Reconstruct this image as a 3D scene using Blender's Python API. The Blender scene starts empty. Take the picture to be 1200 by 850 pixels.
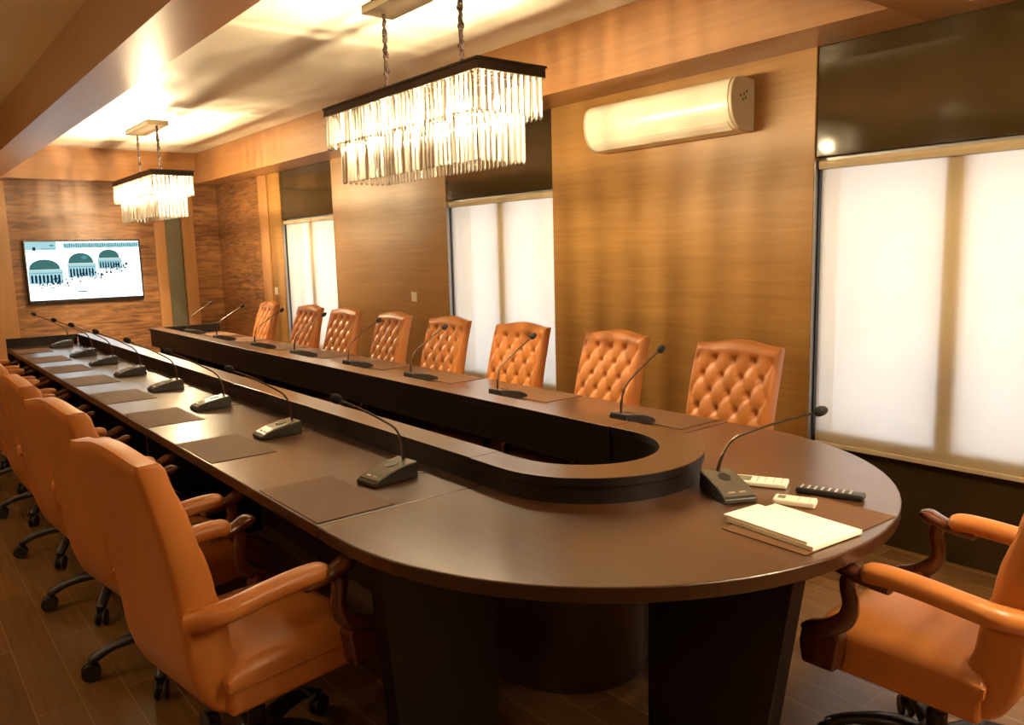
import bpy, bmesh, math, random
from mathutils import Vector, Matrix, noise
PI = math.pi
random.seed(7)
scn = bpy.context.scene
C = scn.collection

# ------------------------------------------------------------------ camera
cam_d = bpy.data.cameras.new('camera')
cam_d.sensor_width = 36.0
cam_d.lens = 929.88 / 1200.0 * 36.0
cam_d.clip_end = 200
cam = bpy.data.objects.new('camera', cam_d)
C.objects.link(cam)
_r = (0.77740722, -0.62845636, -0.02608861)
_d = (-0.10792095, -0.09240829, -0.98985543)
_f = (0.61967014, 0.77233627, -0.13966249)
cam.matrix_world = Matrix(((_r[0], -_d[0], -_f[0], 0.0),
                           (_r[1], -_d[1], -_f[1], 0.0),
                           (_r[2], -_d[2], -_f[2], 1.56),
                           (0, 0, 0, 1)))
scn.camera = cam

# ------------------------------------------------------------------ world, exposure
WORLD = 8.2
BULB_W = 27.0           # watts of each chandelier bulb
SIDE_L = 100.0          # radiance of each added aisle globe
BULB_COL = (1.0, 0.77, 0.47)
w = bpy.data.worlds.new('sky')
scn.world = w
w.use_nodes = True
bg = w.node_tree.nodes['Background']
bg.inputs['Color'].default_value = (0.82, 0.91, 1.06, 1)
bg.inputs['Strength'].default_value = WORLD
scn.view_settings.view_transform = 'Standard'
scn.view_settings.look = 'None'
scn.view_settings.gamma = 1.0
scn.view_settings.use_curve_mapping = False
scn.view_settings.exposure = 0.42
scn.cycles.use_denoising = True
scn.cycles.max_bounces = 9
scn.cycles.transparent_max_bounces = 24
scn.cycles.sample_clamp_indirect = 6.0
scn.cycles.caustics_reflective = False
scn.cycles.caustics_refractive = False

# window openings in the right wall: (near y, far y)
WIN = [(0.93, 2.29), (4.32, 5.68), (7.78, 9.12)]
XW = 3.88
for (a, b) in WIN:                      # portals only guide the daylight sampling
    ld = bpy.data.lights.new('window_portal', 'AREA')
    ld.shape = 'RECTANGLE'; ld.size = b - a; ld.size_y = 1.5
    ld.cycles.is_portal = True
    lo = bpy.data.objects.new('window_portal', ld); C.objects.link(lo)
    lo.location = (4.14, (a + b) / 2, 1.25)
    lo.rotation_euler = (PI / 2, 0, PI / 2)

# ------------------------------------------------------------------ materials
def nodes_of(name):
    m = bpy.data.materials.new(name); m.use_nodes = True
    nt = m.node_tree
    return m, nt, nt.nodes['Principled BSDF']

def plain(name, col, rough=0.5, metal=0.0, coat=0.0, spec=0.5, bump=0.0, bscale=200.0, emit=None, estr=0.0, var=0.0, vscale=8.0):
    m, nt, b = nodes_of(name)
    b.inputs['Base Color'].default_value = (*col, 1)
    b.inputs['Roughness'].default_value = rough
    b.inputs['Metallic'].default_value = metal
    b.inputs['Coat Weight'].default_value = coat
    b.inputs['Coat Roughness'].default_value = 0.12
    b.inputs['Specular IOR Level'].default_value = spec
    if emit:
        b.inputs['Emission Color'].default_value = (*emit, 1)
        b.inputs['Emission Strength'].default_value = estr
    tc = nt.nodes.new('ShaderNodeTexCoord')
    if var:
        n = nt.nodes.new('ShaderNodeTexNoise'); n.inputs['Scale'].default_value = vscale
        n.inputs['Detail'].default_value = 4
        nt.links.new(tc.outputs['Object'], n.inputs['Vector'])
        r = nt.nodes.new('ShaderNodeValToRGB')
        r.color_ramp.elements[0].position = 0.3; r.color_ramp.elements[1].position = 0.7
        r.color_ramp.elements[0].color = (*[c * (1 - var) for c in col], 1)
        r.color_ramp.elements[1].color = (*[min(1, c * (1 + var)) for c in col], 1)
        nt.links.new(n.outputs['Fac'], r.inputs['Fac'])
        nt.links.new(r.outputs['Color'], b.inputs['Base Color'])
    if bump:
        n = nt.nodes.new('ShaderNodeTexNoise'); n.inputs['Scale'].default_value = bscale
        nt.links.new(tc.outputs['Object'], n.inputs['Vector'])
        bp = nt.nodes.new('ShaderNodeBump'); bp.inputs['Strength'].default_value = bump
        bp.inputs['Distance'].default_value = 0.002
        nt.links.new(n.outputs['Fac'], bp.inputs['Height'])
        nt.links.new(bp.outputs['Normal'], b.inputs['Normal'])
    return m

def wood(name, dark, light, stretch=(1, 1, 14), scale=3.0, distort=0.6, rough=0.4, coat=0.0, pos=(0.3, 0.72), broad=0.35, spec=0.5, coat_rough=0.2):
    """fine streaks along the unstretched axes plus a broad slow variation"""
    m, nt, b = nodes_of(name)
    tc = nt.nodes.new('ShaderNodeTexCoord')
    mp = nt.nodes.new('ShaderNodeMapping'); mp.inputs['Scale'].default_value = stretch
    nt.links.new(tc.outputs['Object'], mp.inputs['Vector'])
    n = nt.nodes.new('ShaderNodeTexNoise'); n.inputs['Scale'].default_value = scale
    n.inputs['Detail'].default_value = 6; n.inputs['Roughness'].default_value = 0.62
    n.inputs['Distortion'].default_value = distort
    nt.links.new(mp.outputs['Vector'], n.inputs['Vector'])
    n2 = nt.nodes.new('ShaderNodeTexNoise'); n2.inputs['Scale'].default_value = scale * 0.25
    n2.inputs['Detail'].default_value = 2
    nt.links.new(mp.outputs['Vector'], n2.inputs['Vector'])
    mx = nt.nodes.new('ShaderNodeMix'); mx.data_type = 'FLOAT'
    mx.inputs[0].default_value = broad
    nt.links.new(n.outputs['Fac'], mx.inputs[2]); nt.links.new(n2.outputs['Fac'], mx.inputs[3])
    r = nt.nodes.new('ShaderNodeValToRGB')
    r.color_ramp.elements[0].position = pos[0]; r.color_ramp.elements[1].position = pos[1]
    r.color_ramp.elements[0].color = (*dark, 1); r.color_ramp.elements[1].color = (*light, 1)
    nt.links.new(mx.outputs[0], r.inputs['Fac'])
    nt.links.new(r.outputs['Color'], b.inputs['Base Color'])
    b.inputs['Roughness'].default_value = rough
    b.inputs['Coat Weight'].default_value = coat
    b.inputs['Coat Roughness'].default_value = coat_rough
    b.inputs['Specular IOR Level'].default_value = spec
    return m

def floor_mat():
    m, nt, b = nodes_of('laminate_planks')
    tc = nt.nodes.new('ShaderNodeTexCoord')
    mp = nt.nodes.new('ShaderNodeMapping'); mp.inputs['Rotation'].default_value = (0, 0, PI / 2)
    nt.links.new(tc.outputs['Object'], mp.inputs['Vector'])
    br = nt.nodes.new('ShaderNodeTexBrick')
    br.inputs['Scale'].default_value = 1.0
    br.inputs['Brick Width'].default_value = 1.22
    br.inputs['Row Height'].default_value = 0.145
    br.inputs['Mortar Size'].default_value = 0.0025
    br.inputs['Color1'].default_value = (0.20, 0.105, 0.038, 1)
    br.inputs['Color2'].default_value = (0.135, 0.066, 0.024, 1)
    br.inputs['Mortar'].default_value = (0.26, 0.15, 0.06, 1)
    nt.links.new(mp.outputs['Vector'], br.inputs['Vector'])
    m2 = nt.nodes.new('ShaderNodeMapping'); m2.inputs['Scale'].default_value = (14, 1, 1)
    nt.links.new(tc.outputs['Object'], m2.inputs['Vector'])
    n = nt.nodes.new('ShaderNodeTexNoise'); n.inputs['Scale'].default_value = 3; n.inputs['Detail'].default_value = 6
    nt.links.new(m2.outputs['Vector'], n.inputs['Vector'])
    r = nt.nodes.new('ShaderNodeMapRange'); r.inputs[3].default_value = 0.6; r.inputs[4].default_value = 1.4
    nt.links.new(n.outputs['Fac'], r.inputs['Value'])
    mx = nt.nodes.new('ShaderNodeVectorMath'); mx.operation = 'SCALE'
    nt.links.new(br.outputs['Color'], mx.inputs[0]); nt.links.new(r.outputs[0], mx.inputs['Scale'])
    nt.links.new(mx.outputs[0], b.inputs['Base Color'])
    b.inputs['Roughness'].default_value = 0.27
    return m

def blind_mat():
    m = bpy.data.materials.new('blind_fabric'); m.use_nodes = True
    nt = m.node_tree; nt.nodes.clear()
    out = nt.nodes.new('ShaderNodeOutputMaterial')
    d = nt.nodes.new('ShaderNodeBsdfDiffuse'); d.inputs['Color'].default_value = (0.86, 0.72, 0.46, 1)
    t = nt.nodes.new('ShaderNodeBsdfTranslucent'); t.inputs['Color'].default_value = (0.52, 0.49, 0.46, 1)
    tr = nt.nodes.new('ShaderNodeBsdfTransparent'); tr.inputs['Color'].default_value = (1, 1, 1, 1)
    tc = nt.nodes.new('ShaderNodeTexCoord')
    mp = nt.nodes.new('ShaderNodeMapping'); mp.inputs['Scale'].default_value = (1, 260, 260)
    nt.links.new(tc.outputs['Object'], mp.inputs['Vector'])
    n = nt.nodes.new('ShaderNodeTexNoise'); n.inputs['Scale'].default_value = 0.02; n.inputs['Detail'].default_value = 3
    nt.links.new(mp.outputs['Vector'], n.inputs['Vector'])
    mr = nt.nodes.new('ShaderNodeMapRange'); mr.inputs[3].default_value = 0.11; mr.inputs[4].default_value = 0.15
    nt.links.new(n.outputs['Fac'], mr.inputs['Value'])
    a = nt.nodes.new('ShaderNodeMixShader'); a.inputs[0].default_value = 0.38
    nt.links.new(d.outputs[0], a.inputs[1]); nt.links.new(t.outputs[0], a.inputs[2])
    b = nt.nodes.new('ShaderNodeMixShader')
    nt.links.new(mr.outputs[0], b.inputs[0])
    nt.links.new(a.outputs[0], b.inputs[1]); nt.links.new(tr.outputs[0], b.inputs[2])
    nt.links.new(b.outputs[0], out.inputs[0])
    return m

def crystal_mat():
    m = bpy.data.materials.new('cut_crystal'); m.use_nodes = True
    nt = m.node_tree; nt.nodes.clear()
    out = nt.nodes.new('ShaderNodeOutputMaterial')
    tr = nt.nodes.new('ShaderNodeBsdfTransparent'); tr.inputs['Color'].default_value = (0.98, 0.95, 0.88, 1)
    tl = nt.nodes.new('ShaderNodeBsdfTranslucent'); tl.inputs['Color'].default_value = (0.95, 0.93, 0.86, 1)
    gl = nt.nodes.new('ShaderNodeBsdfGlossy'); gl.inputs['Roughness'].default_value = 0.12
    fr = nt.nodes.new('ShaderNodeFresnel'); fr.inputs['IOR'].default_value = 1.7
    a = nt.nodes.new('ShaderNodeMixShader'); a.inputs[0].default_value = 0.14
    nt.links.new(tr.outputs[0], a.inputs[1]); nt.links.new(tl.outputs[0], a.inputs[2])
    b = nt.nodes.new('ShaderNodeMixShader')
    nt.links.new(fr.outputs[0], b.inputs[0]); nt.links.new(a.outputs[0], b.inputs[1]); nt.links.new(gl.outputs[0], b.inputs[2])
    nt.links.new(b.outputs[0], out.inputs[0])
    return m

def glass_mat():
    m = bpy.data.materials.new('window_glass'); m.use_nodes = True
    nt = m.node_tree; nt.nodes.clear()
    out = nt.nodes.new('ShaderNodeOutputMaterial')
    tr = nt.nodes.new('ShaderNodeBsdfTransparent'); tr.inputs['Color'].default_value = (0.93, 0.96, 0.95, 1)
    gl = nt.nodes.new('ShaderNodeBsdfGlossy'); gl.inputs['Roughness'].default_value = 0.02
    b = nt.nodes.new('ShaderNodeMixShader'); b.inputs[0].default_value = 0.06
    nt.links.new(tr.outputs[0], b.inputs[1]); nt.links.new(gl.outputs[0], b.inputs[2])
    nt.links.new(b.outputs[0], out.inputs[0])
    return m

def emis(name, col, s):
    m = bpy.data.materials.new(name); m.use_nodes = True
    nt = m.node_tree; nt.nodes.clear()
    out = nt.nodes.new('ShaderNodeOutputMaterial')
    e = nt.nodes.new('ShaderNodeEmission'); e.inputs['Color'].default_value = (*col, 1); e.inputs['Strength'].default_value = s
    nt.links.new(e.outputs[0], out.inputs[0])
    return m

M = {}
M['pier'] = wood('oak_veneer', (0.250, 0.124, 0.028), (0.410, 0.220, 0.060), (1, 1, 22), 1.6, 0.4, 0.42, 0.0, spec=0.5, pos=(.25,.75))
M['wavy'] = wood('figured_veneer', (0.095, 0.036, 0.011), (0.36, 0.165, 0.055), (1.3, 1.3, 11), 2.2, 1.0, 0.40, 0.0, pos=(.36,.64), broad=.15)
M['pilaster'] = wood('plain_veneer', (0.36, 0.175, 0.062), (0.44, 0.225, 0.082), (10, 10, 0.6), 2.0, 0.3, 0.38, 0.1)
M['beam'] = wood('beam_veneer', (0.27, 0.115, 0.034), (0.42, 0.205, 0.072), (6, 0.6, 14), 2.0, 0.5, 0.40, 0.8, coat_rough=0.34)
M['cross'] = wood('cross_veneer', (0.27, 0.115, 0.034), (0.42, 0.205, 0.072), (0.6, 6, 14), 2.0, 0.5, 0.28, 0.35)
M['lintel'] = plain('lacquered_dark_panel', (0.042, 0.028, 0.011), 0.09, spec=0.5, var=0.15, vscale=3)
M['ceiling'] = plain('ceiling_paint', (0.76, 0.71, 0.56), 0.5)
M['side_ceiling'] = plain('side_ceiling_paint', (0.86, 0.75, 0.40), 0.6)
M['floor'] = floor_mat()
M['recess'] = plain('grey_green_panel', (0.13, 0.12, 0.075), 0.3)
M['table'] = wood('table_veneer', (0.046, 0.016, 0.004), (0.082, 0.030, 0.008), (14, 1.2, 1), 2.0, 0.4, 0.32, 0.8, coat_rough=0.23)
M['table_edge'] = plain('table_edging', (0.032, 0.011, 0.005), 0.3, coat=0.2)
M['table_black'] = plain('dark_table_panel', (0.006, 0.003, 0.0028), 0.45, spec=0.3)
M['panel_brown'] = plain('brown_table_panel', (0.030, 0.012, 0.007), 0.4)
M['pad'] = plain('leather_pad', (0.115, 0.055, 0.024), 0.58, spec=0.3, bump=0.3, bscale=500, var=0.08, vscale=5)
M['leather'] = plain('tan_leather', (0.47, 0.170, 0.040), 0.36, bump=0.25, bscale=260, var=0.07, vscale=6)
M['chairwood'] = plain('mahogany', (0.085, 0.022, 0.010), 0.25, coat=0.6)
M['plastic'] = plain('black_plastic', (0.018, 0.016, 0.017), 0.35)
M['steel'] = plain('steel', (0.55, 0.53, 0.5), 0.25, metal=1)
M['mic'] = plain('microphone_casing', (0.13, 0.115, 0.09), 0.26, bump=0.1, bscale=600, metal=0.3)
M['mic_side'] = plain('microphone_base_black', (0.02, 0.018, 0.016), 0.4)
M['neck'] = plain('gooseneck_metal', (0.075, 0.05, 0.035), 0.3, metal=0.7)
M['foam'] = plain('black_foam', (0.012, 0.011, 0.012), 0.95)
M['silver'] = plain('silver_button', (0.6, 0.56, 0.5), 0.3, metal=0.8)
M['white'] = plain('white_plastic', (0.80, 0.75, 0.64), 0.35)
M['paper'] = plain('paper', (0.86, 0.82, 0.72), 0.8)
M['lcd'] = plain('lcd_grey', (0.16, 0.18, 0.13), 0.2)
M['key'] = plain('grey_key', (0.5, 0.5, 0.48), 0.5)
M['alu'] = plain('aluminium_frame', (0.45, 0.46, 0.48), 0.35, metal=0.6)
M['seal'] = plain('black_seal', (0.01, 0.01, 0.012), 0.5)
M['rail'] = plain('blind_rail', (0.62, 0.53, 0.36), 0.45)
M['ac'] = plain('ac_casing', (0.86, 0.81, 0.68), 0.3, coat=0.3)
M['ac_grey'] = plain('ac_end_cap', (0.55, 0.50, 0.38), 0.4)
M['chand'] = plain('black_bronze', (0.030, 0.021, 0.016), 0.3, metal=0.4)
M['canopy'] = plain('canopy_bronze', (0.16, 0.12, 0.075), 0.3, metal=0.7)
M['chain'] = plain('chain_sleeve', (0.05, 0.026, 0.018), 0.7)
M['crystal'] = crystal_mat()
M['bulb'] = emis('bulb_glow', (1.0, 0.86, 0.6), 30.0)
M['opal'] = emis('added_globe_glow', BULB_COL, SIDE_L)
M['glass'] = glass_mat()
M['blind'] = blind_mat()
M['tvcase'] = plain('tv_bezel', (0.012, 0.011, 0.013), 0.2)
M['blue_led'] = emis('led', (0.2, 0.5, 1.0), 1.5)

# ------------------------------------------------------------------ mesh helpers
def box(bm, x0, x1, y0, y1, z0, z1, mi=0):
    v = [bm.verts.new(p) for p in ((x0, y0, z0), (x1, y0, z0), (x1, y1, z0), (x0, y1, z0),
                                   (x0, y0, z1), (x1, y0, z1), (x1, y1, z1), (x0, y1, z1))]
    fs = []
    for q in ((0, 3, 2, 1), (4, 5, 6, 7), (0, 1, 5, 4), (1, 2, 6, 5), (2, 3, 7, 6), (3, 0, 4, 7)):
        f = bm.faces.new([v[i] for i in q]); f.material_index = mi; fs.append(f)
    return fs

def prism(bm, pts, axis, lo, hi, mi=0):
    """polygon pts (2-D) extruded along axis 0/1/2"""
    def P(a, b, h):
        return ((h, a, b), (a, h, b), (a, b, h))[axis]
    A = [bm.verts.new(P(a, b, lo)) for a, b in pts]
    B = [bm.verts.new(P(a, b, hi)) for a, b in pts]
    n = len(pts); fs = [bm.faces.new(A[::-1]), bm.faces.new(B)]
    for i in range(n):
        fs.append(bm.faces.new((A[i], A[(i + 1) % n], B[(i + 1) % n], B[i])))
    for f in fs: f.material_index = mi
    bmesh.ops.recalc_face_normals(bm, faces=fs)
    return fs

def tube(bm, pts, rad, seg=10, flat=(1, 1), mi=0, up=Vector((0, 0, 1)), power=1.0):
    """swept tube; rad per point or single; flat = (side, vertical) factors; rounded ends if radius shrinks"""
    pts = [Vector(p) for p in pts]
    if not hasattr(rad, '__len__'): rad = [rad] * len(pts)
    rings = []
    for i, p in enumerate(pts):
        t = (pts[min(i + 1, len(pts) - 1)] - pts[max(i - 1, 0)]).normalized()
        s = t.cross(up)
        if s.length < 1e-3: s = t.cross(Vector((0, 1, 0)))
        s.normalize(); u = s.cross(t).normalized()
        ring = []
        for k in range(seg):
            a = 2 * PI * k / seg
            ca, sa = math.cos(a), math.sin(a)
            ca = math.copysign(abs(ca) ** power, ca); sa = math.copysign(abs(sa) ** power, sa)
            ring.append(bm.verts.new(p + s * ca * rad[i] * flat[0] + u * sa * rad[i] * flat[1]))
        rings.append(ring)
    fs = []
    for a, b in zip(rings, rings[1:]):
        for k in range(seg):
            fs.append(bm.faces.new((a[k], a[(k + 1) % seg], b[(k + 1) % seg], b[k])))
    fs.append(bm.faces.new(rings[0][::-1])); fs.append(bm.faces.new(rings[-1]))
    for f in fs: f.material_index = mi
    bmesh.ops.recalc_face_normals(bm, faces=fs)
    return fs

def lathe(bm, prof, cx=0, cy=0, seg=20, mi=0, M4=None):
    rings = []
    for r, z in prof:
        rings.append([bm.verts.new((cx + r * math.cos(2 * PI * k / seg), cy + r * math.sin(2 * PI * k / seg), z)) for k in range(seg)])
    fs = []
    for a, b in zip(rings, rings[1:]):
        for k in range(seg):
            fs.append(bm.faces.new((a[k], a[(k + 1) % seg], b[(k + 1) % seg], b[k])))
    fs.append(bm.faces.new(rings[0][::-1])); fs.append(bm.faces.new(rings[-1]))
    for f in fs: f.material_index = mi
    bmesh.ops.recalc_face_normals(bm, faces=fs)
    if M4 is not None:
        bmesh.ops.transform(bm, matrix=M4, verts=[v for r in rings for v in r])
    return fs

def finish(name, bm, mats, parent=None, smooth=False, bevel=0.0, seg=2, sub=0, angle=40):
    me = bpy.data.meshes.new(name)
    bm.to_mesh(me); bm.free()
    if not isinstance(mats, (list, tuple)): mats = [mats]
    for m in mats: me.materials.append(m)
    o = bpy.data.objects.new(name, me); C.objects.link(o)
    if parent is not None: o.parent = parent
    if bevel:
        md = o.modifiers.new('bevel', 'BEVEL'); md.width = bevel; md.segments = seg
        md.limit_method = 'ANGLE'; md.angle_limit = math.radians(angle)
        md.harden_normals = False
    if sub:
        md = o.modifiers.new('sub', 'SUBSURF'); md.levels = sub; md.render_levels = sub
    if smooth:
        for p in me.polygons: p.use_smooth = True
        if bevel == 0 and not sub and smooth == 'angle':
            me.set_sharp_from_angle(angle=math.radians(angle))
    return o

def struct(name, bm, mat, parent=None, **k):
    o = finish(name, bm, mat, parent, **k)
    if parent is None: o['kind'] = 'structure'
    return o

def tag(o, label, cat, group=None):
    o['label'] = label; o['category'] = cat
    if group: o['group'] = group
    return o

def thing(name, label, cat, loc=(0, 0, 0), rz=0.0, group=None):
    o = bpy.data.objects.new(name, None); C.objects.link(o)
    o.location = loc; o.rotation_euler = (0, 0, rz)
    o.empty_display_size = 0.1
    return tag(o, label, cat, group)

def copy_tree(o, parent=None):
    c = o.copy(); C.objects.link(c)
    if parent is not None: c.parent = parent
    for ch in list(o.children): copy_tree(ch, c)
    return c

def bmn(): return bmesh.new()

def spline(pts, n=8):
    pts = [Vector(p) for p in pts]; out = []
    for i in range(len(pts) - 1):
        p0, p1, p2, p3 = pts[max(i - 1, 0)], pts[i], pts[i + 1], pts[min(i + 2, len(pts) - 1)]
        for k in range(n):
            t = k / n
            out.append(0.5 * ((2 * p1) + (p2 - p0) * t + (2 * p0 - 5 * p1 + 4 * p2 - p3) * t * t + (3 * p1 - p0 - 3 * p2 + p3) * t ** 3))
    out.append(pts[-1]); return out

# ------------------------------------------------------------------ the room
YF, YB, XL = 11.3, -3.4, -2.4
ZC, ZL, ZS = 2.93, 2.88, 2.545
TY0, TY1 = 1.75, 10.93          # tray, along the room
BX0, BX1 = 1.02, 1.30           # wooden beam
SX = 3.52                       # soffit front

bm = bmn(); box(bm, XL - .2, XW + .3, YB - .2, YF + .2, -0.1, 0.0); struct('floor', bm, M['floor'])
bm = bmn()
box(bm, BX0, XW + .3, YB - .2, YF + .2, ZC, ZC + .1)
struct('ceiling', bm, M['ceiling'])
bm = bmn(); box(bm, XL - .2, BX0, YB - .2, YF + .2, ZL, ZL + .15); struct('ceiling_left', bm, M['side_ceiling'])
bm = bmn(); box(bm, BX0, BX1, YB, YF, ZS, ZC); struct('trim_1', bm, M['beam'])
bm = bmn()
box(bm, SX, XW, TY0, TY1, ZS, ZC)
box(bm, 3.72, XW, YB, 1.5, ZS, ZC)
struct('trim_2', bm, M['beam'])
bm = bmn(); box(bm, BX1, XW, TY1, YF, ZS, ZC); box(bm, BX1, XW, 1.5, TY0, ZS, ZC); struct('trim_3', bm, M['cross'])
# walls
bm = bmn(); box(bm, XL - .2, 3.16, YF, YF + .2, 0, ZC); box(bm, 3.38, XW + .3, YF, YF + .2, 0, ZC)
struct('wall_far', bm, M['wavy'])
bm = bmn(); box(bm, 3.16, 3.38, YF + .05, YF + .2, 0, ZC); struct('trim_4', bm, M['recess'])
bm = bmn(); box(bm, XL - .2, XL, YB, YF, 0, ZC); struct('wall_left', bm, M['pier'])
bm = bmn(); box(bm, XL - .2, XW + .3, YB - .2, YB, 0, ZC); struct('wall_back', bm, M['pier'])
bm = bmn()
ys = [YB] + [v for w_ in WIN for v in w_] + [9.75]
for a, b in zip(ys[0::2], ys[1::2]):
    if b > 9.5: a = 9.12
    box(bm, XW, XW + .26, a, b, 0, ZC)
struct('wall_right', bm, M['pier'])
bm = bmn(); box(bm, XW, XW + .26, 9.75, YF, 0, ZC); struct('trim_5', bm, M['wavy'])
n = 6
for (x0, x1) in ((1.10, 1.37), (3.02, 3.16), (3.38, 3.54)):
    bm = bmn(); box(bm, x0, x1, YF - .025, YF, 0, ZS); struct('trim_%d' % n, bm, M['pilaster'], bevel=0.002); n += 1
bm = bmn(); box(bm, XW - .02, XW, 9.48, 9.75, 0, ZS); struct('trim_%d' % n, bm, M['pilaster'], bevel=0.002); n += 1
# dark lacquered lintels and aprons of the window bays
for (a, b) in WIN:
    bm = bmn(); box(bm, XW + .012, XW + .26, a, b, 2.0, ZC); struct('trim_%d' % n, bm, M['lintel']); n += 1
    bm = bmn(); box(bm, XW + .072, XW + .26, a, b, 0, 0.52); struct('trim_%d' % n, bm, M['lintel']); n += 1
# ceiling joints of the soffit facing (thin dark reveals)
# windows
for i, (a, b) in enumerate(WIN):
    z0, z1 = 0.52, 2.0
    root = bpy.data.objects.new('window_%d' % (i + 1), None); C.objects.link(root); root['kind'] = 'structure'
    root.location = (XW + .088, (a + b) / 2, z0)
    h = (b - a) / 2; H = z1 - z0
    bm = bmn()
    for q in ((-h, -h + .035, 0, H), (h - .035, h, 0, H), (-h + .035, h - .035, 0, .035), (-h + .035, h - .035, H - .035, H)):
        box(bm, -.03, .03, q[0], q[1], q[2], q[3])
    finish('window_frame', bm, M['alu'], root, bevel=.003)
    bm = bmn(); box(bm, -.084, -.044, h - .005, h - .0003, -.02, H - .02); finish('window_jamb', bm, M['alu'], root)
    bm = bmn(); box(bm, -.028, .028, -.045, .045, .035, H - .035); finish('mullion', bm, M['alu'], root, bevel=.003)
    for s in (-1, 1):
        bm = bmn(); y0, y1 = sorted((s * .045, s * (h - .035))); box(bm, -.004, .004, y0, y1, .035, H - .035)
        finish('window_pane', bm, M['glass'], root)

# ------------------------------------------------------------------ roller blinds
wl = ['nearest and widest-looking cream roller blind, right of the last two window-side chairs',
      'cream roller blind in the middle window, behind the fifth and sixth chairs',
      'narrow-looking cream roller blind in the farthest window, behind the second far chair']
for i, (a, b) in enumerate(WIN):
    t = thing('roller_blind', wl[i], 'window blind', (XW + .045, (a + b) / 2, 0.47), 0, 'roller blinds')
    h = (b - a) / 2 - .018; H = 1.51
    bm = bmn(); box(bm, -.0008, .0008, -h + .004, h - .004, .02, H - .03); finish('blind_fabric', bm, M['blind'], t)
    bm = bmn()
    prism(bm, [(-.028, H - .045), (-.032, H - .02), (-.028, H - .003), (.03, H - .003), (.03, H - .045)], 1, -h, h)
    finish('head_rail', bm, M['rail'], t, bevel=.004)
    bm = bmn(); box(bm, -.009, .009, -h + .002, h - .002, 0, .024); finish('bottom_rail', bm, M['rail'], t, bevel=.004)
    bm = bmn()
    box(bm, -.012, .012, h + .004, h + .014, .0, H - .003)
    finish('side_channel', bm, M['seal'], t)

# ------------------------------------------------------------------ the table
XC, YE, TZ = 1.975, 8.90, 0.76
def ucurve(a, b, y0, ye=YE, n=40, xc=XC, p=2.0):
    """left straight (far to near), rounded near end, right straight (near to far)"""
    pts = [(xc - a, ye + (y0 - ye) * k / 12) for k in range(12)]
    for k in range(n + 1):
        th = PI + PI * k / n
        c, s = math.cos(th), math.sin(th)
        pts.append((xc + a * math.copysign(abs(c) ** (2 / p), c), y0 - b * abs(s) ** (2 / p)))
    pts += [(xc + a, y0 + (ye - y0) * k / 12) for k in range(1, 13)]
    return pts
def black_sides(bm):
    for f in bm.faces:
        f.normal_update()
        if f.normal.z < .5: f.material_index = 1
def ustrip(bm, outer, inner, z0, z1, lo=0, hi=None, mi=0):
    outer = outer[lo:hi]; inner = inner[lo:hi]
    vs = [[bm.verts.new((p[0], p[1], z)) for p in c] for c, z in ((outer, z1), (inner, z1), (inner, z0), (outer, z0))]
    fs = []
    for i in range(len(outer) - 1):
        for j in range(4):
            a, b = vs[j], vs[(j + 1) % 4]
            fs.append(bm.faces.new((a[i], a[i + 1], b[i + 1], b[i])))
    fs.append(bm.faces.new([v[0] for v in vs])); fs.append(bm.faces.new([v[-1] for v in vs][::-1]))
    for f in fs: f.material_index = mi
    bmesh.ops.recalc_face_normals(bm, faces=fs)

table = thing('conference_table', 'long U-shaped dark brown conference table with rounded near end and raised inner ledge', 'table', (0, 0, 0))
YJ = 2.15
outer = ucurve(1.012, 1.00, 2.00)
innr = ucurve(.36, .36, 2.00)
nst = 12; NP = len(outer)
def seg_rect(y0, y1, left):
    bm = bmn()
    x0, x1 = (XC - 1.012, XC - .36) if left else (XC + .36, XC + 1.012)
    box(bm, x0, x1, y0, y1, TZ - .042, TZ); black_sides(bm); return bm
bm = bmn()
o_ = [(XC - 1.012, YJ)] + outer[nst:NP - 12] + [(XC + 1.012, YJ)]
i_ = [(XC - .36, YJ)] + innr[nst:NP - 12] + [(XC + .36, YJ)]
ustrip(bm, o_, i_, TZ - .042, TZ); black_sides(bm)
finish('tabletop', bm, [M['table'], M['table_edge']], table, bevel=.006, seg=3)
cuts = [YJ + .002, 4.40, 6.65, YE]
for left in (True, False):
    for a, b in zip(cuts, cuts[1:]):
        finish('tabletop', seg_rect(a + .001, b - .001, left), [M['table'], M['table_edge']], table, bevel=.004)
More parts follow.
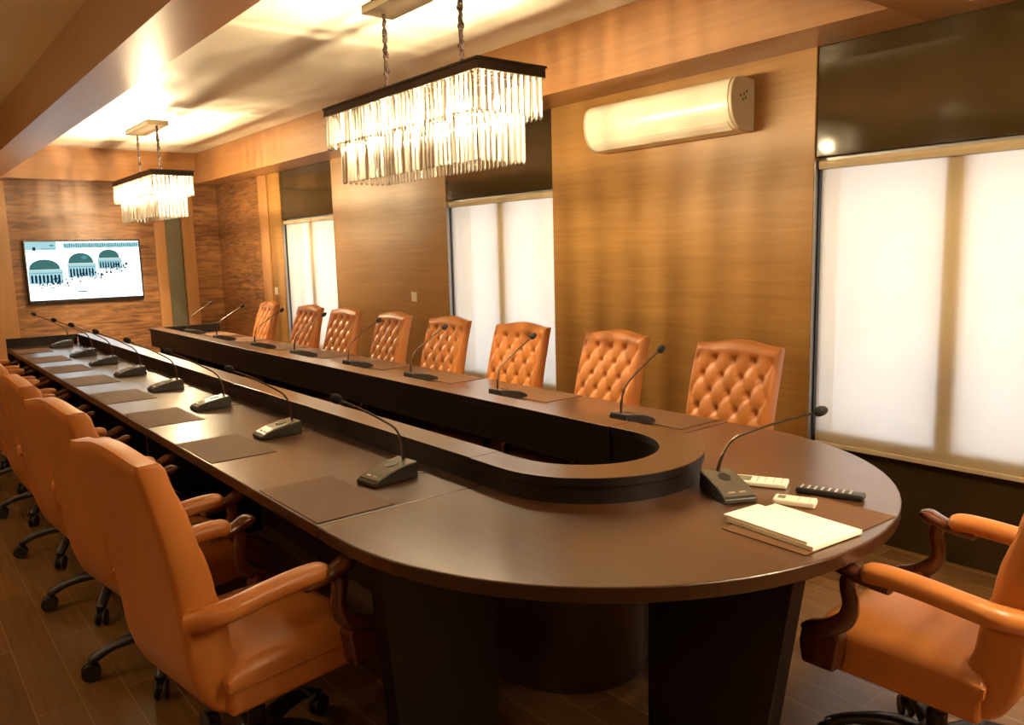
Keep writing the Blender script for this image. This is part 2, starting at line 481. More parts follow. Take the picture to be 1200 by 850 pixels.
# raised ledge round the opening: curved end and two straight runs, with the small step at the joint
LZ = .848
A_ = ucurve(.412, .40, 2.02, n=40); B_ = ucurve(.285, .31, 2.09, n=40)
YL = 2.20
bm = bmn()
ustrip(bm, [(XC - .412, YL)] + A_[nst:NP - 12] + [(XC + .412, YL)], [(XC - .285, YL)] + B_[nst:NP - 12] + [(XC + .285, YL)], LZ - .03, LZ); black_sides(bm)
finish('ledge', bm, [M['table'], M['table_black']], table, bevel=.002)
bm = bmn()
A2 = ucurve(.402, .39, 2.02); B2 = ucurve(.295, .32, 2.09)
ustrip(bm, [(XC - .402, YL)] + A2[nst:NP - 12] + [(XC + .402, YL)], [(XC - .295, YL)] + B2[nst:NP - 12] + [(XC + .295, YL)], .60, LZ - .03)
finish('riser', bm, M['table_black'], table, smooth='angle')
for s in (-1, 1):
    x0, x1 = sorted((XC + s * .406, XC + s * .279))
    bm = bmn(); box(bm, x0, x1, YL + .001, YE + .02, LZ - .03, LZ); black_sides(bm); finish('ledge', bm, [M['table'], M['table_black']], table, bevel=.002)
    x0, x1 = sorted((XC + s * .400, XC + s * .285))
    bm = bmn(); box(bm, x0, x1, YL + .001, YE, .66, LZ - .03); finish('riser', bm, M['table_black'], table)
    # closing ledge across each far end
    x0, x1 = sorted((XC + s * .407, XC + s * 1.012))
    bm = bmn(); box(bm, x0, x1, YE + .001, YE + .045, .60, LZ); finish('end_upstand', bm, M['table_black'], table, bevel=.002)
# inner panel down to the floor
bm = bmn()
P1 = ucurve(.31, .33, 2.18); P2 = ucurve(.285, .305, 2.18)
ustrip(bm, P1[:12] + P1[nst:], P2[:12] + P2[nst:], 0.0, .60)
finish('modesty_panel', bm, M['panel_brown'], table, smooth='angle')
# gable boards and the two tapered pedestals of the rounded end
for s in (-1, 1):
    for y in (4.38, 6.03, 7.68, YE - .03):
        x0, x1 = sorted((XC + s * .36, XC + s * .93))
        bm = bmn(); box(bm, x0, x1, y - .02, y + .02, 0, TZ - .042); finish('gable', bm, M['table_black'], table)
bm = bmn(); prism(bm, [(1.07, TZ - .042), (1.57, TZ - .042), (1.57, 0), (1.18, 0)], 0, 1.775, 1.84); finish('pedestal', bm, M['table_black'], table, bevel=.003)
bm = bmn(); prism(bm, [(1.005, TZ - .042), (1.40, TZ - .042), (1.40, 0), (1.06, 0)], 1, 1.86, 1.93); finish('pedestal', bm, M['table_black'], table, bevel=.003)
bm = bmn(); prism(bm, [(2.50, TZ - .042), (2.32, TZ - .042), (2.32, 0), (2.44, 0)], 1, 1.93, 2.0); finish('pedestal', bm, M['table_black'], table, bevel=.003)

# ------------------------------------------------------------------ chairs
def chair_proto():
    t = thing('executive_chair', '', 'chair')
    # --- backrest: tufted front, smooth rear
    def cx(z):            # centre line
        k = (z - .40) / .70
        e = max(0, (.54 - z) / .19)
        return -.205 - .055 * k - .095 * max(0, k) ** 2.0 + .055 * e ** 2
    def thick(z):
        k = min(1, max(0, (z - .36) / .74)); return .145 - .078 * k
    ztop0, zbot = 1.068, .35
    NU, NV = 60, 72
    W0 = .228
    Du, Dv = .054, .078      # tuft lattice half-pitch
    bm = bmn()
    def half(zk): return W0 * (.94 + .06 * min(1, zk * 1.3))
    rings = {}
    for side in (1, -1):
        for j in range(NV + 1):
            vv = j / NV
            for i in range(NU + 1):
                u = -1 + 2 * i / NU
                arch = .025 * max(0.0, math.cos(min(1, abs(u) / .93) * PI / 2)) ** 1.5 + .003
                zt = ztop0 + arch
                z = zbot + (zt - zbot) * vv
                zc = zbot + (ztop0 - zbot) * vv
                y = u * half(vv)
                # rounded margins
                eu = max(0, abs(u) - .86) / .14; ev = max(0, vv - .94) / .06; eb = max(0, .05 - vv) / .05
                fall = 1 - .42 * (min(1, max(eu, ev, eb))) ** 2.2
                if side == -1: fall = 1 - .30 * (min(1, max(eu, ev, eb))) ** 3
                th = thick(zc) * .5 * fall
                off = th
                if side == 1:
                    a = y / Du; b_ = (z - 1.0) / Dv
                    p = (a + b_) / 2; q = (a - b_) / 2
                    puff = (abs(math.sin(PI * p)) * abs(math.sin(PI * q))) ** .7
                    # nearest button
                    dd = 9
                    for bb in (math.floor(b_), math.floor(b_) + 1):
                        for aa in (math.floor(a), math.floor(a) + 1):
                            if (aa + bb) % 2 == 0:
                                dd = min(dd, math.hypot((a - aa) * Du, (b_ - bb) * Dv))
                    m_u = min(1, max(0, (.95 - abs(u)) / .07)); m_v = min(1, max(0, (1.045 - z) / .035))
                    # above the top row keep short vertical creases only
                    msk = m_u * m_v
                    d = (-.013 * (1 - puff) - .026 * math.exp(-(dd / .0145) ** 2) + (.006 if dd < .0085 else 0)) * msk + .003 * (1 - msk) * (1 - max(eu, ev))
                    off = th + .005 + d
                bm_x = cx(z if vv < .9 else z) + side * off
                rings[(side, i, j)] = bm.verts.new((bm_x, y, z))
    for side in (1, -1):
        for j in range(NV):
            for i in range(NU):
                q = (rings[(side, i, j)], rings[(side, i + 1, j)], rings[(side, i + 1, j + 1)], rings[(side, i, j + 1)])
                bm.faces.new(q if side == 1 else q[::-1])
    per = [(i, 0) for i in range(NU)] + [(NU, j) for j in range(NV)] + [(i, NV) for i in range(NU, 0, -1)] + [(0, j) for j in range(NV, 0, -1)]
    for k in range(len(per)):
        a, b_ = per[k], per[(k + 1) % len(per)]
        bm.faces.new((rings[(1, *b_)], rings[(1, *a)], rings[(-1, *a)], rings[(-1, *b_)]))
    bmesh.ops.recalc_face_normals(bm, faces=bm.faces[:])
    finish('backrest', bm, M['leather'], t, smooth='angle', angle=62)
    # --- seat: upholstered frame and cushion
    bm = bmn(); box(bm, -.19, .245, -.238, .238, .335, .425); finish('seat_frame', bm, M['leather'], t, bevel=.018, seg=4, smooth=False)
    bm = bmn()
    NXs, NYs = 18, 18; g = {}
    for i in range(NXs + 1):
        for j in range(NYs + 1):
            u, v = -1 + 2 * i / NXs, -1 + 2 * j / NYs
            e = (max(abs(u), abs(v)))
            su = math.copysign(1 - (1 - abs(u)) ** 1.35, u); sv = math.copysign(1 - (1 - abs(v)) ** 1.35, v)
            crown = (1 - abs(su) ** 5) * (1 - abs(sv) ** 5)
            g[i, j] = bm.verts.new((.032 + su * .232, sv * .25, .448 + .048 * crown ** .55 + .006 * (1 - u * u) * (1 - v * v)))
    for i in range(NXs):
        for j in range(NYs):
            bm.faces.new((g[i, j], g[i + 1, j], g[i + 1, j + 1], g[i, j + 1]))
    per = [(i, 0) for i in range(NXs)] + [(NXs, j) for j in range(NYs)] + [(i, NYs) for i in range(NXs, 0, -1)] + [(0, j) for j in range(NYs, 0, -1)]
    low = [bm.verts.new((g[p].co.x * .985, g[p].co.y * .985, .415)) for p in per]
    for k in range(len(per)):
        k2 = (k + 1) % len(per)
        bm.faces.new((g[per[k2]], g[per[k]], low[k], low[k2]))
    bm.faces.new(low[::-1])
    bmesh.ops.recalc_face_normals(bm, faces=bm.faces[:])
    finish('seat_cushion', bm, M['leather'], t, smooth='angle', angle=60)
    # --- arms
    for s in (-1, 1):
        y = s * .285
        bm = bmn()
        path = spline([(-.265, y * .77, .640), (-.245, y * .88, .650), (-.20, y, .664), (-.06, y, .678), (.04, y, .682), (.095, y, .674)], 5)
        nP = len(path)
        rad = []
        for k in range(nP):
            f = k / (nP - 1)
            r_ = .033
            if f > .88: r_ = .033 * math.sqrt(max(.35, 1 - ((f - .88) / .12) ** 2 * .6))
            if f < .12: r_ = .033 + .004 * (1 - f / .12)
            rad.append(r_)
        tube(bm, path, rad, 16, (1.05, .88), power=.85)
        finish('arm_pad', bm, M['leather'], t, smooth='angle', angle=50)
        # wooden arm: flat scroll tip and S-shaped post with foot block
        bm = bmn()
        tube(bm, spline([(.02, y, .655), (.09, y, .660), (.135, y, .672), (.172, y, .683), (.184, y, .672)], 4),
             [.02] * 8 + [.021, .022, .023, .022, .020, .018, .016, .014, .010], 12, (1.35, .85), power=.6)
        tube(bm, spline([(.128, y, .665), (.138, y, .625), (.128, y, .575), (.140, y, .525), (.190, y, .485), (.245, y, .468), (.262, y, .478)], 4),
             [.021, .020, .019, .019, .018, .018, .018, .018, .018, .019, .020, .021, .022, .023, .023, .023, .023, .022, .021, .020, .019, .018, .016, .013, .008],
             12, (1.15, 1), power=.6, up=Vector((0, 1, 0)))
        finish('arm_support', bm, M['chairwood'], t, smooth='angle', angle=55)
        bm = bmn()
        prism(bm, [(.165, .36), (.262, .36), (.272, .42), (.262, .475), (.20, .488), (.168, .50), (.150, .46)], 1, min(s * .246, s * .302), max(s * .246, s * .302))
        finish('arm_block', bm, M['chairwood'], t, bevel=.008, seg=3)
    # --- mechanism and star base
    bm = bmn(); box(bm, -.12, .12, -.09, .09, .300, .335); lathe(bm, [(.02, .09), (.028, .10), (.028, .20), (.022, .205), (.022, .302)])
    finish('gas_column', bm, M['plastic'], t, bevel=.003)
    bm = bmn(); tube(bm, [(.04, -.05, .31), (.05, -.20, .305), (.05, -.25, .30)], [.005, .005, .008], 8)
    finish('lever', bm, M['plastic'], t)
    bm = bmn(); lathe(bm, [(.045, .085), (.055, .095), (.055, .135), (.040, .150), (.028, .152)]); finish('base_hub', bm, M['plastic'], t, smooth='angle')
    for k in range(5):
        a = 2 * PI * k / 5 + .35
        R = Matrix.Rotation(a, 4, 'Z')
        bm = bmn()
        tube(bm, spline([(.03, 0, .118), (.12, 0, .130), (.22, 0, .112), (.285, 0, .082), (.300, 0, .072)], 4),
             [.031, .031, .031, .030, .029, .028, .026, .023, .022, .022, .022, .022, .022, .021, .020, .018, .012], 10, (1.0, .72), power=.75)
        bmesh.ops.transform(bm, matrix=R, verts=bm.verts)
        leg = finish('star_leg', bm, M['plastic'], t, smooth='angle', angle=50)
        bm = bmn()
        for sy in (-.021, .009):
            lathe(bm, [(.010, 0), (.0315, .0015), (.034, .004), (.034, .011), (.0315, .0135), (.010, .013)], seg=16,
                  M4=Matrix.Translation((.300, sy, .034)) @ Matrix.Rotation(-PI / 2, 4, 'X'))
        tube(bm, [(.292, 0, .03), (.292, 0, .08)], .007, 8)
        prism(bm, [(.27, .035), (.275, .058), (.30, .064), (.325, .052), (.325, .04)], 1, -.008, .008)
        bmesh.ops.transform(bm, matrix=R, verts=bm.verts)
        finish('caster', bm, M['plastic'], leg, smooth='angle')
    return t

proto = chair_proto()
first = [True]
def place_chair(x, y, rz, label, group):
    c = proto if first[0] else copy_tree(proto)
    first[0] = False
    c.location = (x, y, 0); c.rotation_euler = (0, 0, rz)
    c['label'] = label; c['category'] = 'chair'; c['group'] = group
    return c

ordn = ['nearest', 'second nearest', 'third nearest', 'fourth nearest', 'fifth nearest', 'sixth nearest', 'seventh nearest', 'farthest']
rowR = [2.29, 3.14, 3.94, 4.80, 5.60, 6.41, 7.16, 8.18]
rotR = [.06, -.02, .10, .02, -.03, .05, .02, -.05]
lblR = ['tufted tan leather chair of the window side, nearest to the rounded table end',
        'tufted tan leather chair in front of the wood pier under the air conditioner',
        'tufted tan leather chair in front of the near part of the middle window blind',
        'tufted tan leather chair at the far edge of the middle window',
        'tufted tan leather chair below the light switch on the wood pier',
        'tufted tan leather chair just right of the farthest window, sixth along the window side',
        'tufted tan leather chair in front of the farthest window blind',
        'last tufted tan leather chair of the window side, beside the far corner']
for y, r, l in zip(rowR, rotR, lblR):
    place_chair(2.945, y, PI + r, l, 'tufted chairs along the window side of the table')
rowL = [(.785, 2.28, .14), (.79, 3.15, .14), (.775, 3.93, .08), (.77, 4.77, .04), (.78, 5.62, 0), (.82, 6.45, .03), (.82, 7.25, 0), (.82, 8.1, 0)]
lblL = ['smooth-backed tan leather chair nearest on the left side, its seat in view',
        'tan leather chair second from the front on the left side, smooth tall back',
        'tan leather chair third from the front, cut by the left picture edge',
        'tan leather chair fourth from the front on the left side, only arms in view',
        'tan leather chair fifth from the front on the left side, arm tips showing',
        'tan leather chair sixth from the front on the left side, mostly outside the picture',
        'tan leather chair seventh from the front on the left side, far along the table edge',
        'tan leather chair at the far end of the left side, nearest the television wall']
for (x, y, r), l in zip(rowL, lblL):
    place_chair(x, y, r, l, 'smooth-backed chairs along the left side of the table')
c = place_chair(2.290, .915, PI / 2 + .02, 'tan leather armchair with dark wooden arm posts, facing the rounded table end', 'end chair')
del c['group']

# ------------------------------------------------------------------ desk pads (dark leather inlays)
LY = [2.395, 3.345, 4.25, 5.10, 5.96, 6.76, 7.56, 8.42]
RY = [2.43, 3.33, 4.22, 5.06, 5.95, 6.80, 7.72, 8.50]
def pad(x, y, rz, w, d, label, group):
    bm = bmn(); box(bm, -w / 2, w / 2, -d / 2, d / 2, 0, .0022)
    o = finish('desk_pad', bm, M['pad'], bevel=.0008)
    o.location = (x, y, TZ + .0005); o.rotation_euler = (0, 0, rz); tag(o, label, 'desk pad', group); return o
pp = None
for i in range(8):
    lab = '%s brown leather desk pad on the left side of the table' % ordn[i]
    if pp is None: pp = pad(XC - 1.008 + .139, LY[i], 0, .268, .455, lab, 'desk pads on the left side')
    else:
        q = pp.copy(); C.objects.link(q); q.location = (XC - 1.008 + .139, LY[i], TZ + .0005); q['label'] = lab
for i in range(8):
    q = pp.copy(); C.objects.link(q); q.location = (XC + 1.008 - .139, RY[i], TZ + .0005)
    q['label'] = '%s brown leather desk pad on the window side of the table' % ordn[i]
    q['group'] = 'desk pads on the window side'
q = pp.copy(); C.objects.link(q); q.location = (2.035, 1.185, TZ + .0005); q.rotation_euler = (0, 0, PI / 2 - .03)
q['label'] = 'brown leather desk pad on the rounded table end under the notepads'; del q['group']

# ------------------------------------------------------------------ conference microphones
def mic_proto():
    t = thing('conference_microphone', '', 'microphone')
    # base: wedge, low end towards +x (the speaker)
    bm = bmn()
    L0, L1, hw = -.095, .095, .055
    prof = [(L0, .0), (L1, .0), (L1 + .003, .014), (L1 - .012, .022), (.035, .040), (-.03, .053), (L0 + .004, .060)]
    prism(bm, prof, 1, -hw, hw); finish('base', bm, [M['mic_side']], t, bevel=.004, seg=2)
    bm = bmn()
    top = [(L1 - .010, .0235), (.035, .0418), (-.03, .0548), (L0 + .008, .0615)]
    low = [(x, z - .004) for x, z in top][::-1]
    prism(bm, top + low, 1, -hw + .004, hw - .004); finish('top_panel', bm, M['mic'], t, bevel=.0015)
    bm = bmn(); R_ = Matrix.Translation((-.02, 0, .0535)) @ Matrix.Rotation(math.radians(11), 4, 'Y') @ Matrix.Diagonal((1, .8, 1, 1))
    lathe(bm, [(.026, 0), (.026, .0015), (.023, .0022)], seg=20, M4=R_); finish('speaker_grille', bm, M['mic_side'], t)
    bm = bmn()
    for s in (-1, 1):
        box(bm, .050, .068, s * .018 - .012, s * .018 + .012, .030, .0385)
    bmesh.ops.transform(bm, matrix=Matrix.Rotation(0.12, 4, 'Y'), verts=bm.verts)
    finish('button', bm, M['silver'], t, bevel=.001)
    # gooseneck
    bm = bmn()
    pts = spline([(-.072, 0, .055), (-.068, 0, .115), (-.045, 0, .175), (.010, 0, .218), (.095, 0, .270), (.185, 0, .318)], 7)
    tube(bm, pts, [.0062] * 8 + [.0042] * (len(pts) - 8), 8)
    finish('gooseneck', bm, M['neck'], t, smooth='angle')
    bm = bmn(); d = Vector((.86, 0, .51))
    p = Vector((.178, 0, .314))
    tube(bm, [p, p + d * .004, p + d * .012, p + d * .026, p + d * .038, p + d * .044], [.006, .0125, .0165, .0165, .012, .004], 12)
    finish('windscreen', bm, M['foam'], t, smooth='angle', angle=60)
    bm = bmn(); tube(bm, spline([(-.09, .03, .012), (-.12, .034, .004), (-.15, .038, .0035)], 4), .0022, 6); finish('cable', bm, M['mic_side'], t)
    return t
mp = mic_proto(); mfirst = [True]
def place_mic(x, y, rz, label, group, tilt=0):
    c = mp if mfirst[0] else copy_tree(mp)
    mfirst[0] = False
    c.location = (x, y, TZ + .0005); c.rotation_euler = (0, 0, rz); c['label'] = label
    if group: c['group'] = group
    elif 'group' in c: del c['group']
    return c
MLY = [2.43, 3.415, 4.315, 5.15, 6.01, 6.83, 7.58, 8.60]
MRY = [2.44, 3.353, 4.236, 5.072, 5.983, 6.823, 7.80, 8.72]
for i in range(8):
    place_mic(1.368, MLY[i], PI + [.12, .02, -.03, .0, .05, -.02, .05, .0][i],
              '%s gooseneck microphone on the left half of the table, in full view' % ordn[i], 'microphones on the left side')
for i in range(8):
    place_mic(2.655, MRY[i], [-.02, .03, .0, .05, -.03, .02, 0, .03][i],
              '%s gooseneck microphone on the window half of the table, half hidden by the ledge' % ordn[i], 'microphones on the window side')
c = place_mic(2.085, 1.505, math.radians(-118), 'black gooseneck microphone on the rounded table end beside the white notepads', None)
piv = Vector((-.072, 0, .055))
mt = Matrix.Translation(piv) @ Matrix.Rotation(math.radians(65), 4, 'Z') @ Matrix.Rotation(math.radians(11), 4, 'Y') @ Matrix.Translation(-piv)
for ch_ in c.children:
    if ch_.name.startswith(('gooseneck', 'windscreen')): ch_.matrix_local = mt

# ------------------------------------------------------------------ things on the rounded end
PZ = TZ + .003
def slab(name, w, d, h, mat, loc, rz, label, cat, group=None, bevel=.0008):
    bm = bmn(); box(bm, -w / 2, w / 2, -d / 2, d / 2, 0, h)
    o = finish(name, bm, mat, bevel=bevel); o.location = loc; o.rotation_euler = (0, 0, rz); return tag(o, label, cat, group)
cx_, cy_ = 1.955, 1.195
slab('notepad', .215, .290, .012, M['paper'], (1.958, 1.192, PZ), -.10, 'larger white notepad lying on the leather pad under the smaller one', 'notepad', 'stacked notepads')
slab('notepad', .150, .285, .007, M['paper'], (1.930, 1.212, PZ + .0122), -.10, 'smaller white notepad on top of the larger notepad', 'notepad', 'stacked notepads')
def remote(w, d, h, mat, loc, rz, label, lcd=None, rows=4, cols=3, keymat='key', name='remote_control', ky=(-.42, .12)):
    t = thing(name, label, 'remote control', loc, rz)
    bm = bmn(); box(bm, -w / 2, w / 2, -d / 2, d / 2, 0, h); finish('casing', bm, mat, t, bevel=h * .3, seg=3)
    if lcd:
        bm = bmn(); box(bm, -w * lcd[2], w * lcd[2], d * lcd[0], d * lcd[1], h, h + .0006); finish('display', bm, M['lcd'], t)
    bm = bmn()
    for i in range(rows):
        for j in range(cols):
            kx = (j - (cols - 1) / 2) * w * .8 / cols; kyy = d * (ky[0] + (ky[1] - ky[0]) * i / max(1, rows - 1))
            box(bm, kx - w * .09, kx + w * .09, kyy - d * .016, kyy + d * .016, h, h + .0012)
    finish('keys', bm, M[keymat], t)
    return t
remote(.082, .175, .016, M['white'], (2.262, 1.500, TZ + .0005), math.radians(26), 'white remote control with large dark display beside the black microphone', lcd=(.17, .44, .33), ky=(-.40, .05))
remote(.060, .125, .020, M['white'], (2.145, 1.300, PZ), math.radians(22), 'small white remote control with a little display behind the notepads', lcd=(.22, .40, .26), rows=2, ky=(-.35, -.1))
remote(.048, .205, .018, M['plastic'], (2.305, 1.275, PZ), math.radians(17), 'long black television remote with grey keys at the right table edge', rows=8, cols=3, ky=(-.30, .42))

# ------------------------------------------------------------------ chandeliers
def crystal_mesh(wd, th, H):
    bm = bmn()
    # flat trihedral bar: bevelled front, pointed foot
    sec = [(-wd / 2, 0), (-wd * .22, -th * .5), (wd * .22, -th * .5), (wd / 2, 0), (0, th * .5)]
    top = [bm.verts.new((x, y, 0)) for x, y in sec]
    mid = [bm.verts.new((x, y, -H + wd * .35)) for x, y in sec]
    low = [bm.verts.new((x * .55, y * .4, -H)) for x, y in sec]
    for A, B in ((top, mid), (mid, low)):
        for k in range(5): bm.faces.new((A[k], A[(k + 1) % 5], B[(k + 1) % 5], B[k]))
    bm.faces.new(top[::-1]); bm.faces.new(low)
    bmesh.ops.recalc_face_normals(bm, faces=bm.faces[:])
    me = bpy.data.meshes.new('crystal'); bm.to_mesh(me); bm.free(); me.materials.append(M['crystal']); return me

def chandelier_proto():
    t = thing('chandelier', '', 'chandelier')
    # local: y along the room, origin at the ceiling over the middle; z down from the ceiling
    W2, L2 = .200, .765
    zt, zb = -.515, -.562           # black rim
    bm = bmn()
    for q in ((-W2, -W2 + .012, -L2, L2), (W2 - .012, W2, -L2, L2), (-W2 + .012, W2 - .012, -L2, -L2 + .012), (-W2 + .012, W2 - .012, L2 - .012, L2)):
        box(bm, q[0], q[1], q[2], q[3], zb, zt)
    for q in ((-W2 - .006, -W2 + .004, -L2 - .006, L2 + .006), (W2 - .004, W2 + .006, -L2 - .006, L2 + .006), (-W2, W2, -L2 - .006, -L2 + .004), (-W2, W2, L2 - .004, L2 + .006)):
        box(bm, q[0], q[1], q[2], q[3], zt - .006, zt + .004)
    finish('rim', bm, M['chand'], t)
    bm = bmn()
    for q in ((-W2 - .003, -W2 + .003, -L2, L2), (W2 - .003, W2 + .003, -L2, L2), (-W2, W2, -L2 - .003, -L2 + .003), (-W2, W2, L2 - .003, L2 + .003)):
        box(bm, q[0], q[1], q[2], q[3], zb - .0045, zb - .0005)
    finish('rim_trim', bm, M['steel'], t)
    bm = bmn()
    for y in [(-.70 + 1.40 * k / 8) for k in range(9)]: box(bm, -W2 + .012, W2 - .012, y - .011, y + .011, zb + .03, zb + .036)
    box(bm, -.012, .012, -L2 + .012, L2 - .012, zb + .024, zb + .030)
    finish('top_grid', bm, M['chand'], t)
    bm = bmn()
    w3, l3 = .145, .675
    for q in ((-w3 - .004, -w3 + .004, -l3, l3), (w3 - .004, w3 + .004, -l3, l3), (-w3, w3, -l3 - .004, -l3 + .004), (-w3, w3, l3 - .004, l3 + .004)):
        box(bm, q[0], q[1], q[2], q[3], zb - .165, zb - .158)
    for x in (-.10, .10):
        for y in (-.55, 0, .55): box(bm, x - .004, x + .004, y - .004, y + .004, zb - .165, zb + .024)
    for y in (-.55, 0, .55): box(bm, -w3, w3, y - .003, y + .003, zb - .164, zb - .159)
    finish('inner_frame', bm, M['steel'], t)
    bm = bmn(); box(bm, -.10, .10, -.43, .43, -.045, 0); finish('canopy', bm, M['canopy'], t, bevel=.003)
    for y in (-.37, .36):
        bm = bmn()
        pts = []
        Z0, Z1 = -.045, zb + .04
        for strand in range(3):
            pp_ = []
            for k in range(41):
                f = k / 40; a = f * 22 + strand * 2 * PI / 3
                wob = .007 * (1 + .6 * math.sin(f * 31 + y)) * min(1, f * 8, (1 - f) * 8 + .2)
                pp_.append((wob * math.cos(a), y + wob * math.sin(a), Z0 + (Z1 - Z0) * f))
            tube(bm, pp_, [.0075 + .003 * math.sin(k * 1.7 + strand) for k in range(41)], 7)
        finish('chain', bm, M['chain'], t, smooth=True)
    # bulbs and their light
    for k in range(7):
        y = -.60 + 1.2 * k / 6
        bm = bmn()
        lathe(bm, [(.004, zb - .145), (.011, zb - .13), (.016, zb - .105), (.013, zb - .08), (.010, zb - .07)], cx=(-.03 if k % 2 else .03), cy=y, seg=12)
        b = finish('bulb', bm, M['bulb'], t, smooth=True)
        bm = bmn(); lathe(bm, [(.012, zb - .07), (.013, zb - .03), (.013, zb + .03)], cx=(-.03 if k % 2 else .03), cy=y, seg=12)
        finish('lamp_holder', bm, M['steel'], t, smooth='angle')
        ld = bulb_light
        lo = bpy.data.objects.new('bulb_light', ld); C.objects.link(lo); lo.parent = t
        lo.location = (.03 if k % 2 else -.03, y, zb - .14)
    up, lowm = crystal_mesh(.029, .013, .195), crystal_mesh(.027, .013, .232)
    spots = []
    def run(hw, hl, z, me, ny, nx):
        for k in range(ny):
            y = -hl + 2 * hl * (k + .5) / ny
            spots.append((-hw, y, z, -PI / 2, me, 0)); spots.append((hw, y, z, PI / 2, me, 2))
        for k in range(nx):
            x = -hw + 2 * hw * (k + .5) / nx
            spots.append((x, -hl, z, 0, me, 1)); spots.append((x, hl, z, PI, me, 3))
    run(W2 - .010, L2 - .012, zb + .002, up, 42, 10)
    run(w3, l3, zb - .160, lowm, 38, 8)
    vis = [s for s in spots if s[5] in (0, 1)]
    rest = [s for s in spots if s[5] not in (0, 1)]
    for s in vis:
        o = bpy.data.objects.new('crystal', s[4]); C.objects.link(o); o.parent = t
        o.location = s[:3]; o.rotation_euler = (random.uniform(-.02, .02), 0, s[3] + random.uniform(-.12, .12))
    bm = bmn()
    for s in rest:
        sub = bmesh.new(); sub.from_mesh(s[4])
        bmesh.ops.transform(sub, matrix=Matrix.Translation(s[:3]) @ Matrix.Rotation(s[3] + random.uniform(-.12, .12), 4, 'Z'), verts=sub.verts)
        tmp = bpy.data.meshes.new('tmp'); sub.to_mesh(tmp); sub.free(); bm.from_mesh(tmp); bpy.data.meshes.remove(tmp)
    o = finish('rear_crystals', bm, M['crystal'], t); o['kind'] = 'stuff'
    return t
bulb_light = bpy.data.lights.new('bulb_light', 'POINT')
bulb_light.energy = BULB_W; bulb_light.color = BULB_COL; bulb_light.shadow_soft_size = .012
ch = chandelier_proto(); ch.location = (2.40, 3.695, ZC)
ch['label'] = 'large two-tier crystal chandelier with black rim over the near half of the table'; ch['group'] = 'crystal chandeliers'
c2 = copy_tree(ch); c2.location = (2.40, 8.92, ZC)
c2['label'] = 'far crystal chandelier glowing white in front of the television wall'
far_light = bulb_light.copy(); far_light.energy = BULB_W * 2.1
for o in c2.children:
    if o.type == 'LIGHT': o.data = far_light
c3 = copy_tree(ch); c3.location = (2.40, -0.25, ZC)  # unseen third chandelier, added to brighten the near end
near_light = bulb_light.copy(); near_light.energy = BULB_W * 1.6
for o in c3.children:
    if o.type == 'LIGHT': o.data = near_light
c3['label'] = 'added, unseen crystal chandelier in the next ceiling bay, behind the viewpoint and outside the picture'

# ------------------------------------------------------------------ air conditioner
t = thing('air_conditioner', 'cream wall-mounted split air conditioner high on the wood pier between two windows', 'air conditioner', (XW, 3.215, 2.165))
prof = [(-.002, .008), (-.002, .285)] + [(p_.x, p_.y) for p_ in spline([(-.10, .292, 0), (-.165, .285, 0), (-.198, .258, 0), (-.213, .215, 0), (-.216, .16, 0), (-.205, .10, 0), (-.178, .05, 0), (-.135, .018, 0), (-.08, .008, 0)], 5)]
bm = bmn(); prism(bm, prof, 1, -.54, .54); finish('body', bm, M['ac'], t, smooth='angle', angle=35)
for s in (-1, 1):
    bm = bmn(); y0, y1 = sorted((s * .5405, s * .563)); prism(bm, [(x * .985, z * .99 + .001) for x, z in prof], 1, y0, y1)
    cap = finish('end_cap', bm, M['ac_grey'], t, bevel=.004)
    bm = bmn()
    for dz, dx in ((.20, -.10), (.215, -.075), (.18, -.085), (.17, -.11), (.19, -.13)):
        box(bm, dx - .006, dx + .006, min(s * .5632, s * .5645), max(s * .5632, s * .5645), dz - .008, dz + .008)
    finish('cap_recess', bm, M['lcd'], cap)
bm = bmn()
prism(bm, [(-.180, .058), (-.165, .042), (-.134, .0200), (-.137, .0125), (-.170, .0365), (-.1865, .054)], 1, -.52, .52); finish('louver', bm, M['ac'], t)

# ------------------------------------------------------------------ wall plates
for (y, z, lab) in ((6.235, 1.164, 'cream light switch plate on the wood pier above the fifth window-side chair'), (9.40, 1.145, 'cream switch plate beside the farthest window near the corner')):
    t = thing('light_switch', lab, 'light switch', (XW, y, z), 0, 'wall switches')
    bm = bmn(); box(bm, -.010, -.0002, -.043, .043, -.043, .043); finish('switch_plate', bm, M['white'], t, bevel=.003)
    for s in (-1, 1):
        bm = bmn(); box(bm, -.014, -.0102, s * .018 - .013, s * .018 + .013, -.025, .025); finish('rocker', bm, M['white'], t, bevel=.001)

# ------------------------------------------------------------------ television
t = thing('television', 'wall-mounted flat television showing three green domes over a crowd', 'television', (2.155, YF - .055, 1.06))
TW, TH = 1.32, .775
bm = bmn(); box(bm, -TW / 2, TW / 2, -.022, .022, 0, TH); finish('tv_casing', bm, M['tvcase'], t, bevel=.005)
bm = bmn(); box(bm, -.2, .2, .0225, .054, .2, .55); finish('wall_bracket', bm, M['plastic'], t)
scr = [emis('screen_pale', (.50, .86, .92), .62), emis('screen_white', (.93, 1.0, 1.0), 1.6), emis('screen_green', (.07, .22, .21), .6),
       emis('screen_teal', (.12, .40, .45), .6), emis('screen_navy', (.006, .03, .075), .6), emis('screen_cream', (.90, .98, .88), .62)]
sw, sh = TW - .036, TH - .062
def U(u, v): return (-sw / 2 + u * sw, TH - .02 - v * sh)
bm = bmn(); LAY = {0: 1, 5: 1, 1: 0, 2: 2, 3: 3, 4: 4}
def poly(pts, mi):
    y = -.0222 - .0004 * LAY[mi]
    f = bm.faces.new([bm.verts.new((U(u, v)[0], y, U(u, v)[1])) for u, v in pts]); f.material_index = mi
    f.normal_update()
    if f.normal.y > 0: f.normal_flip()
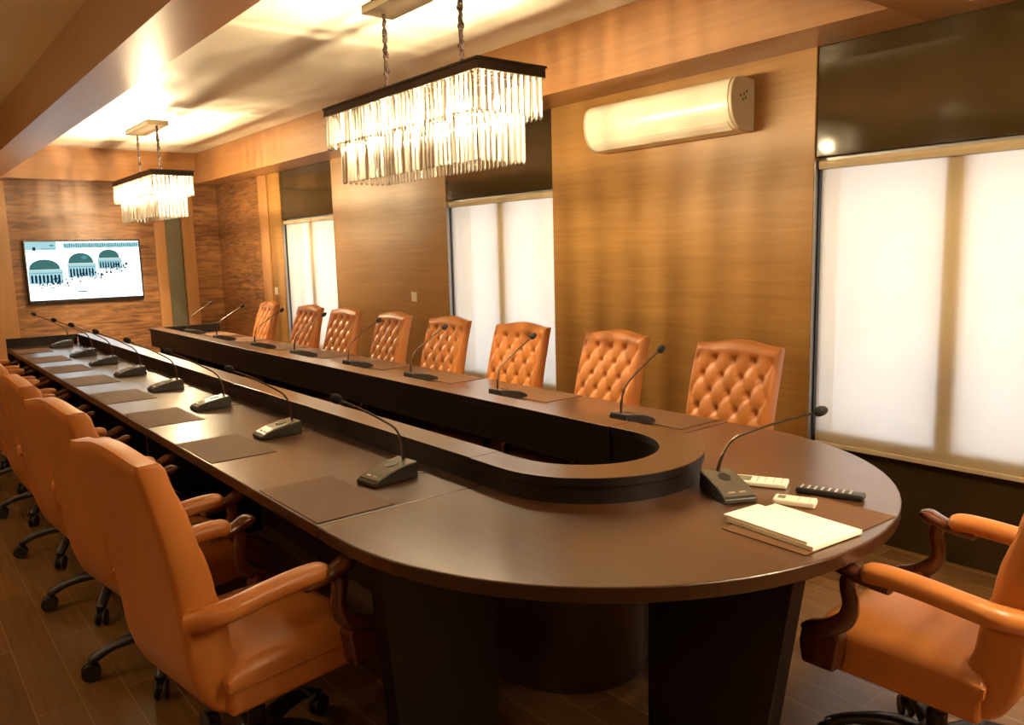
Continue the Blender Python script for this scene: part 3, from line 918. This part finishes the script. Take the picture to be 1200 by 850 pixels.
def rect(u0, v0, u1, v1, mi): poly([(u0, v0), (u1, v0), (u1, v1), (u0, v1)], mi)
rect(0, 0, 1, 1, 1)
rect(0, 0, .26, .14, 0); rect(.13, .115, .25, .125, 3); rect(.06, .09, .085, .15, 4); rect(.0, .155, .03, .17, 3); rect(.205, .05, .24, .08, 3)
rect(.32, .025, 1, .115, 0)
for k in range(34):
    u = .33 + .0195 * k; rect(u, .04 + .012 * math.sin(k * 2.1), u + .011, .10 + .01 * math.sin(k * 1.3), 3)
def dome(u0, u1, vt, vb, vd):
    uc, hw = (u0 + u1) / 2, (u1 - u0) / 2
    rect(u0 - .01, vb, u1 + .02, vd, 0)
    poly([(uc + hw * math.cos(PI * k / 16), vb - (vb - vt) * math.sin(PI * k / 16) ** .9) for k in range(17)], 2)
    poly([(uc + hw * (.3 + .25 * math.cos(2 * PI * k / 12)), vb - (vb - vt) * (.55 + .18 * math.sin(2 * PI * k / 12))) for k in range(12)], 3) if u0 > .3 and u0 < .5 else None
    rect(u0 - .01, vb, u1 + .02, vb + .02, 5); rect(u0 - .005, vb + .06, u1 + .015, vb + .07, 3)
    nA = 8
    for k in range(nA):
        a = u0 + (u1 - u0) * (k + .25) / nA; wv = (u1 - u0) / nA * .58
        v0 = vd - (vd - vb) * .60
        poly([(a, vd - .02), (a, v0 + .01), (a + wv / 2, v0 - .012), (a + wv, v0 + .01), (a + wv, vd - .02)], 4)
    rnd = random.Random(int(u0 * 1000))
    for k in range(46):
        a = u0 + .25 * (u1 - u0) + (u1 - u0) * rnd.random() * 1.1; b = vd + rnd.uniform(-.06, .09) - .05 * (a - u0) / (u1 - u0)
        s_ = rnd.uniform(.007, .016); rect(a, b, a + s_, b + s_ * 2.2, rnd.choice((4, 4, 3)))
dome(.015, .275, .30, .47, .72)
dome(.35, .57, .20, .375, .62)
dome(.62, .81, .15, .295, .49)
rnd = random.Random(3)
for k in range(26):
    a, b = rnd.uniform(.02, .95), rnd.uniform(.78, .97); rect(a, b, a + rnd.uniform(.01, .05), b + .008, rnd.choice((0, 0, 3, 5)))
rect(.38, .83, .385, .85, 4); rect(.41, .86, .50, .88, 3)
o = finish('screen', bm, scr, t)

# ------------------------------------------------------------------ opal pendant globes added to brighten the side aisle (unseen, left of the picture)
lp = None
for k, y in enumerate((.6, 3.6, 6.6)):
    if lp is None:
        lp = thing('added_pendant_lamp', '', 'lamp', (-.85, y, ZL), 0, 'added opal pendant lamps of the side aisle')
        bm = bmn(); lathe(bm, [(.055, -.0005), (.055, -.018), (.008, -.026), (.005, -.030), (.005, -.49), (.020, -.495), (.024, -.525), (.020, -.53)], seg=24)
        finish('added_lamp_rod', bm, M['steel'], lp, smooth='angle')
        bm = bmn(); lathe(bm, [(max(.004, .072 * math.sin(PI * q / 16)), -.60 + .072 * math.cos(PI * q / 16)) for q in range(17)], seg=24)
        finish('added_lamp_globe', bm, M['opal'], lp, smooth=True)
        c = lp
    else:
        c = copy_tree(lp); c.location = (-.85, y, ZL)
    c['label'] = ('nearest', 'middle', 'farthest')[k] + ' added opal globe lamp hanging over the left aisle, outside the picture'
